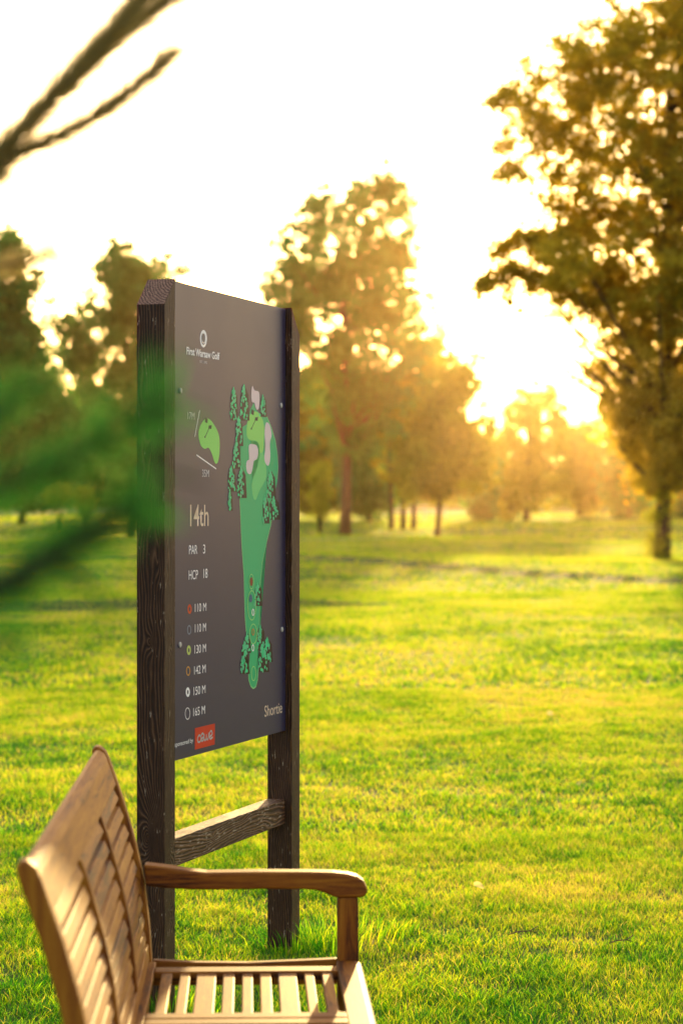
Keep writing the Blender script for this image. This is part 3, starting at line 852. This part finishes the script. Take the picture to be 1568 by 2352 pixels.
# tees
EG = ink('tee_ring', (.30, .70, .22))
for a_ in ((1025, 548, 19, 62, 8), (1028, 735, 34, 120, 8), (1040, 960, 31, 82, 8), (1042, 1272, 19, 60, 8)): lay('tee_ring', ring(c2, *a_), EG, 7)
lay('tee_mark', [ell(c2, 1025, 548, 11, 35)], ink('rust', (.25, .05, .02)), 7)
lay('tee_mark', [ell(c2, 1020, 680, 13, 32)], ink('blue', (.03, .12, .2)), 7)
lay('tee_mark', ring(c2, 1038, 790, 10, 28, 9), W_, 8); lay('tee_mark', ring(c2, 1037, 1070, 10, 28, 9), W_, 8)
lay('tee_mark', ring(c2, 1038, 945, 11, 28, 10), ink('orange', (.55, .25, .05)), 8)
# writing
lettering('14th', c1, (545, 2071), (690, 2068), 172, CR, bold=.004)
lettering('PAR', c2, (537, 333), (602, 330), 72, W_); lettering('3', c2, (647, 327), (664, 326), 72, W_)
lettering('HCP', c2, (535, 532), (607, 528), 74, W_); lettering('18', c2, (650, 520), (682, 518), 74, W_)
rowsT = [('110 M', 583, 672, 785, 780, 541, 765, ink('red', (.60, .06, .01)), 1), ('110 M', 583, 670, 946, 940, 538, 928, ink('slate', (.20, .25, .33)), 0),
         ('130 M', 580, 670, 1112, 1103, 535, 1088, ink('lime', (.50, .60, .14)), 1), ('142 M', 577, 667, 1277, 1266, 530, 1252, ink('amber', (.62, .30, .05)), 0),
         ('150 M', 573, 665, 1440, 1428, 527, 1418, W_, 1), ('165 M', 570, 662, 1605, 1590, 525, 1587, W_, 2)]
for txt, xl, xr, yl, yr, cx_, cy_, mt, kd in rowsT:
    lettering(txt, c2, (xl, yl), (xr, yr), 66, W_)
    if kd == 2: lay('distance_mark', ring(c2, cx_, cy_, 20, 48, 6), mt, 2)
    else: lay('distance_mark', ring(c2, cx_, cy_, 16, 38, 20 if kd else 10), mt, 2)
lettering('Shortie', c2, (1130, 1610), (1268, 1582), 88, CR)
lettering('sponsored by', c2, (424, 1848), (568, 1815), 36, W_)
lay('sponsor_badge', [[c2(583, 1702), c2(740, 1665), c2(738, 1830), c2(582, 1872)]], ink('badge_red', (.62, .035, .012)), 2)
def stroke(pts, wd, f=c2):
    pts = smooth_open(pts); P = [f(*p) for p in pts]
    out = [line(P[k], P[k + 1], wd) for k in range(len(P) - 1)]
    for p in P: out.append([(p[0] + wd / 2 * math.cos(a * .785), p[1] + wd / 2 * math.sin(a * .785)) for a in range(8)])
    return out
def smooth_open(pts, n=5):
    pts = [pts[0]] + pts + [pts[-1]]; out = []
    for i in range(1, len(pts) - 2):
        p0, p1, p2, p3 = [Vector(pts[i + k - 1]) for k in range(4)]
        for q in range(n):
            s = q / n; v = .5 * ((2 * p1) + (-p0 + p2) * s + (2 * p0 - 5 * p1 + 4 * p2 - p3) * s * s + (-p0 + 3 * p1 - 3 * p2 + p3) * s ** 3); out.append((v.x, v.y))
    return out + [pts[-1]]
sk = []
sk += stroke([(628, 1768), (618, 1758), (607, 1770), (603, 1795), (610, 1812), (622, 1808)], .0058)
sk += stroke([(624, 1806), (634, 1786), (651, 1768), (649, 1748), (640, 1744), (631, 1762), (630, 1788), (637, 1804), (650, 1794)], .0058)
sk += stroke([(648, 1798), (655, 1752), (655, 1785), (662, 1798), (671, 1784), (673, 1755), (675, 1786), (683, 1790), (690, 1768), (690, 1742)], .0058)
sk += stroke([(697, 1772), (717, 1750), (716, 1730), (707, 1724), (698, 1742), (696, 1768), (704, 1786), (720, 1774)], .0058)
lay('sponsor_mark', sk, ink('badge_white', (.8, .77, .74)), 3)
# board screws
for f, x, y in ((c1, 468, 1005), (c1, 1258, 1120), (c2, 463, 1045), (c2, 1265, 925)):
    u, vv = f(x, y)
    mb = MB(); mb.tube([(u, REC + .002, vv), (u, REC - .003, vv), (u, REC - .0045, vv)], [.0085, .0085, .006], 14)
    mb.build('screw', plain('zinc', (.5, .47, .43), .4), sign)

# ------------------------------------------------------------------ garden bench
AL = R(2.2)
bench = empty('garden_bench', (-0.49, 5.72, 0), AL)
tag(bench, 'slatted teak garden bench with curved arm in front of the sign', 'bench')
LEN = 1.90
bz_ = [0.0, .2, .40, .5, .6, .7, .8, .9, .928]
bf_ = [-.012, .025, .045, .038, .027, .006, -.023, -.058, -.068]
def af(z): return float(np.interp(z, bz_, bf_))
SD = .036
def stile_profile():
    zs = [0, .1, .2, .3, .4, .45, .5, .55, .6, .65, .7, .75, .8, .85, .9]
    fr = [(af(z), z) for z in zs]; bk = [(af(z) - SD, z) for z in zs[::-1]]
    top = [(af(.915) - .002, .915), (af(.925) - .012, .926), (af(.925) - .022, .928), (af(.915) - .034, .918)]
    return fr + top + bk
for (y1, y0) in ((0, -.05), (-LEN + .05, -LEN)):
    mb = MB(); mb.prism_y(stile_profile(), y0, y1); mb.build('rear_leg', M['teak_z'], bench, bevel=.006, segs=3)
# crest rail with rounded top
def strip(z0, z1, fo, bo, n=6):
    zs = [z0 + (z1 - z0) * k / n for k in range(n + 1)]
    return [(af(z) + fo, z) for z in zs] + [(af(z) + bo, z) for z in zs[::-1]]
zs = [.838, .86, .88, .90]
crest = [(af(z) - .003, z) for z in zs] + [(af(.91) - .006, .912), (af(.92) - .014, .919), (af(.92) - .022, .919), (af(.912) - .031, .911)] + [(af(z) - .031, z) for z in zs[::-1]]
mb = MB(); mb.prism_y(crest, -LEN + .0505, -.0505); mb.build('crest_rail', M['teak_y'], bench, bevel=.002)
low = strip(.425, .465, -.005, -.029, 2)
mb = MB(); mb.prism_y(low, -LEN + .0505, -.0505); mb.build('lower_rail', M['teak_y'], bench, bevel=.003)
bays = [.05, .62, 1.24, LEN - .05]
for k in (1, 2):
    mb = MB(); mb.prism_y(strip(.466, .8375, -.003, -.028, 10), -bays[k] - .014, -bays[k] + .014)
    mb.build('back_upright', M['teak_z'], bench, bevel=.003)
npitch = 9
for b in range(3):
    ya, yb = -bays[b] - (.0145 if b else .0005), -bays[b + 1] + (.0145 if b < 2 else .0005)
    for k in range(npitch):
        zc = .838 - (k + .5) * (.838 - .465) / npitch
        hh = .0122
        th = .013
        z0, z1 = zc - hh, zc + hh
        mb = MB(); mb.prism_y([(af(z0) - .008, z0), (af(z1) - .012, z1), (af(z1) - .012 - th, z1), (af(z0) - .008 - th, z0)], yb, ya)
        mb.build('back_slat', M['teak_y'], bench, bevel=.0022)
# arms
def ap(px, py): return ((px - 784) / FPX * 5.68 + .487, EYE - (py - HY) / FPX * 5.68)
topc = [(333, 1983), (360, 1986), (396, 1991), (436, 1998), (476, 2002.5), (594, 2001.5), (713, 2002.5), (765, 2004), (800, 2008), (822, 2014), (836, 2024), (844, 2040)]
botc = [(844, 2050), (838, 2060), (828, 2062), (775, 2062), (764, 2058), (745, 2050), (725, 2044), (700, 2042), (614, 2041), (500, 2042), (436, 2041), (380, 2037), (337, 2032)]
arm = [ap(*p) for p in topc + botc]
for (y0, y1) in ((-.063, -.006), (-LEN + .006, -LEN + .063)):
    mb = MB(); mb.prism_y(arm, y0, y1); mb.build('armrest', M['teak_x'], bench, bevel=.006, segs=3)
    mb = MB(); yc = (y0 + y1) / 2
    mb.prism_y([(.479, 0), (.479, .571), (.527, .571), (.529, .42), (.527, 0)], yc - .024, yc + .024)
    mb.build('front_leg', M['teak_z'], bench, bevel=.004)
    # side rail under the arm, gently curved, and lower stretcher
    z = .405
    mb = MB(); mb.prism_y([(.046, z - .04), (.046, z + .020), (.15, z + .014), (.27, z + .012), (.38, z + .016), (.478, z + .020), (.478, z - .04)], yc - .014, yc + .012)
    mb.build('side_rail', M['teak_x'], bench, bevel=.003)
    mb = MB(); mb.box(.012, .478, yc - .012, yc + .012, .12, .16); mb.build('stretcher', M['teak_x'], bench, bevel=.003)
SZ = .424
# front and back boards of the seat
fb = [(.476, SZ - .022), (.476, SZ), (.52, SZ), (.531, SZ - .004), (.536, SZ - .011), (.535, SZ - .02)]
mb = MB(); mb.prism_y(fb, -LEN + .066, -.066); mb.build('seat_front_board', M['teak_y'], bench, bevel=.002)
mb = MB(); mb.prism_y([(-.012, SZ - .022), (-.012, SZ - .003), (.054, SZ - .001), (.054, SZ - .022)], -LEN + .0505, -.0505); mb.build('seat_back_board', M['teak_y'], bench, bevel=.003)
mb = MB(); mb.box(.49, .515, -LEN + .075, -.075, .33, SZ - .0225); mb.build('apron', M['teak_y'], bench, bevel=.003)
mb = MB(); mb.box(.012, .036, -LEN + .052, -.052, .33, SZ - .0225); mb.build('apron', M['teak_y'], bench, bevel=.003)
cr = [(.125, .185), (.64, .69), (.7, .75), (1.21, 1.26), (1.27, 1.32), (LEN - .185, LEN - .125)]
for (p, q) in cr:
    mb = MB(); mb.box(.0545, .4755, -q, -p, SZ - .022, SZ - .0005); mb.build('seat_cross_rail', M['teak_x'], bench, bevel=.0025)
sl = [(.0714, .097), (.114, .138), (.152, .197), (.212, .239), (.2555, .280), (.2956, .322), (.337, .380), (.397, .4195), (.437, .462)]
for (b0, b1) in ((.185, .64), (.75, 1.21), (1.32, LEN - .185)):
    for (p, q) in sl:
        dz = -.006 * math.sin((p - .05) / .43 * math.pi)
        mb = MB(); mb.box(p, q, -b1 + .0005, -b0 - .0005, SZ - .018 + dz * .3, SZ - .003 + dz * .3); mb.build('seat_slat', M['teak_y'], bench, bevel=.003)

# ------------------------------------------------------------------ litter on the lawn
def on_ground(px, py):
    Y = EYE / ((py - HY) / FPX); return Vector(((px - CX) / FPX * Y, Y, 0))
for px, py, ln, lab in ((1202, 2164, .11, 'short bent brown twig lying on the grass, the twig nearer the bench'),
                        (1426, 2185, .09, 'thin straight twig lying on the grass near the lower right corner')):
    p = on_ground(px, py)
    tw = empty('twig', (p.x, p.y, .028), R(12)); tag(tw, lab, 'twig', 'twigs on the lawn')
    mb = MB(); mb.tube([(-ln / 2, 0, 0), (-ln / 6, .006, .008), (ln / 5, .0, .010), (ln / 2, .01, .024)], [.002, .0024, .002, .0014], 6); mb.build('stem', M['bark_red'], tw, smooth=True)
    mb = MB(); mb.tube([(ln / 5, 0, .010), (ln / 2.6, -.012, .006)], [.002, .001], 5); mb.build('side_shoot', M['bark'], tw, smooth=True)
t = NT('dry_leaf'); v = t.coords('Object'); M['dry'] = leaf_mat('dry_leaf_skin', (.42, .36, .15), (.40, .34, .10), 0)
for px, py, sz, lab in ((1099, 2059, .045, 'pale yellow fallen leaf lying on the grass right of the armrest'),
                        (1262, 1652, .06, 'pale fallen leaf on the lawn far right of the sign, farther from the camera'),
                        (1330, 1815, .05, 'flat beige fallen leaf on the lawn, midway between the other two leaves')):
    p = on_ground(px, py)
    vs = []; fs = []
    for k in range(7):
        u = k / 6; wv_ = math.sin(math.pi * (u * .92 + .04)) ** .8 * .32
        vs += [(-sz / 2 + u * sz, -wv_ * sz, .008 * math.sin(u * 4)), (-sz / 2 + u * sz, 0, -.003 + .01 * u), (-sz / 2 + u * sz, wv_ * sz, .012 * math.sin(u * 3 + 1))]
    for k in range(6):
        for q in range(2):
            a = k * 3 + q; fs.append((a, a + 3, a + 4, a + 1))
    lo_ = from_np('fallen_leaf', vs, fs, M['dry'], smooth=True); lo_.location = (p.x, p.y, .04); lo_.rotation_euler = (.5, .1, px)
    tag(lo_, lab, 'leaf', 'fallen leaves on the lawn')

# ------------------------------------------------------------------ conifer reaching in from the left
con = empty('conifer', (-1.75, 2.5, 0))
tag(con, 'conifer reaching in from the left edge with blurred green needle branches close to the camera', 'tree')
mb = MB(); mb.tube([(0, 0, -.1), (.02, .02, 1.2), (0, .03, 2.4), (.02, 0, 4.2)], [.10, .085, .06, .015], 12)
mb.build('trunk', M['bark'], con, smooth=True)
root_w = Vector((-1.75, 2.5, 0))
def shoot(pts, needle_len, dens, mat, r0=.006, wd_=.0010, fw=(.3, .8)):
    """pts in world coordinates; a needle covered branch that starts at the trunk"""
    P = [Vector(p) - root_w for p in pts]
    P = [Vector(q) for q in catmull(P)]
    mb = MB(); n = len(P)
    mb.tube(P, [r0 * (1 - .8 * k / (n - 1)) + .001 for k in range(n)], 7)
    br = mb.build('branch', M['bark'], con, smooth=True)
    Vn = []; T = []
    for k in range(n - 1):
        a, b = P[k], P[k + 1]; d = (b - a); ln = d.length; d.normalize()
        o = d.orthogonal().normalized(); o2 = d.cross(o)
        if (a + root_w).x < -1.2: continue
        for q in range(int(ln * dens)):
            s = random.random(); p = a + d * ln * s
            t_ = random.uniform(0, 6.283)
            rad = o * math.cos(t_) + o2 * math.sin(t_)
            nd = (rad * random.uniform(.6, 1) + d * random.uniform(*fw)).normalized()
            l = needle_len * random.uniform(.6, 1.15) * 1
            sd_ = nd.cross(Vector((random.gauss(0, 1), random.gauss(0, 1), random.gauss(0, 1)))).normalized() * wd_
            e = p + nd * l
            Vn += [tuple(p - sd_), tuple(p + sd_), tuple(e + sd_ * .4), tuple(e - sd_ * .4)]; T += [random.random()] * 4
    N = len(Vn) // 4; kk = np.arange(N) * 4
    from_np('needles', Vn, np.stack([kk, kk + 1, kk + 2, kk + 3], 1), mat, br, tint=T)
def catmull(P, n=6):
    Q = [P[0]] + P + [P[-1]]; out = []
    for i in range(1, len(Q) - 2):
        p0, p1, p2, p3 = Q[i - 1], Q[i], Q[i + 1], Q[i + 2]
        for q in range(n):
            s = q / n; out.append(.5 * ((2 * p1) + (-p0 + p2) * s + (2 * p0 - 5 * p1 + 4 * p2 - p3) * s * s + (-p0 + 3 * p1 - 3 * p2 + p3) * s ** 3))
    return out + [P[-1]]
rt_ = lambda z: (-1.74, 2.52, z)
D1 = 2.9
shoot([rt_(1.5), PX(-900, 900, 2.7), PX(-250, 520, D1), PX(10, 335, D1), PX(150, 190, D1), PX(260, 70, D1), PX(345, -30, D1)], .044, 6500, M['needle_top'], .008, fw=(.9, 2.2), wd_=.0008)
shoot([PX(110, 235, D1), PX(230, 120, D1 + .03), PX(330, 40, D1 + .05), PX(420, -25, D1 + .05)], .040, 6000, M['needle_top'], .006, fw=(.9, 2.2), wd_=.0008)
shoot([PX(-60, 430, D1), PX(30, 360, D1), PX(160, 300, D1), PX(290, 215, D1), PX(388, 128, D1)], .034, 5200, M['needle_top'], .0042, fw=(.9, 2.2), wd_=.0008)
shoot([PX(-250, 520, D1), PX(-60, 440, D1), PX(20, 400, D1)], .030, 3400, M['needle_top'], .004)
shoot([rt_(1.2), PX(-700, 800, 2.7), PX(-200, 640, 2.6), PX(40, 605, 2.6), PX(130, 582, 2.6)], .026, 2800, M['needle_top'], .003)
D2 = 1.35
shoot([rt_(1.0), PX(-2500, 1500, 1.8), PX(-700, 1260, D2), PX(-100, 1140, D2), PX(120, 1070, D2), PX(270, 990, D2), PX(395, 915, D2)], .034, 2300, M['needle'], .006)
shoot([PX(-400, 1010, D2), PX(-60, 960, D2), PX(60, 900, D2), PX(120, 880, D2)], .024, 2200, M['needle'], .004)
shoot([rt_(.9), PX(-2500, 1700, 1.8), PX(-700, 1560, D2), PX(-60, 1370, D2), PX(100, 1290, D2), PX(230, 1210, D2), PX(330, 1150, D2)], .028, 4600, M['needle'], .015)
shoot([PX(100, 1290, D2), PX(180, 1330, D2), PX(250, 1400, D2)], .014, 900, M['needle'], .0015)
shoot([PX(270, 1100, D2 + .1), PX(380, 1090, D2 + .1), PX(470, 1110, D2 + .1)], .014, 220, M['needle'], .001)
shoot([PX(-700, 1560, D2), PX(-200, 1500, D2), PX(60, 1480, D2)], .020, 2200, M['needle'], .003)

# ------------------------------------------------------------------ evening haze
HX, HY0, HY1 = 245, -75, 515
mb = MB(); mb.box(-HX, HX, HY0, HY1, -3, 34)
t = NT('evening_haze')
vol = t.n('ShaderNodeVolumePrincipled')
vol.inputs['Color'].default_value = (1.0, .68, .30, 1)
vol.inputs['Density'].default_value = .00007
vol.inputs['Anisotropy'].default_value = .90
t.L.new(vol.outputs[0], t.out.inputs['Volume'])
hz = mb.build('haze', t.m); tag(hz, 'thin golden evening haze in the air', 'haze', kind='stuff')
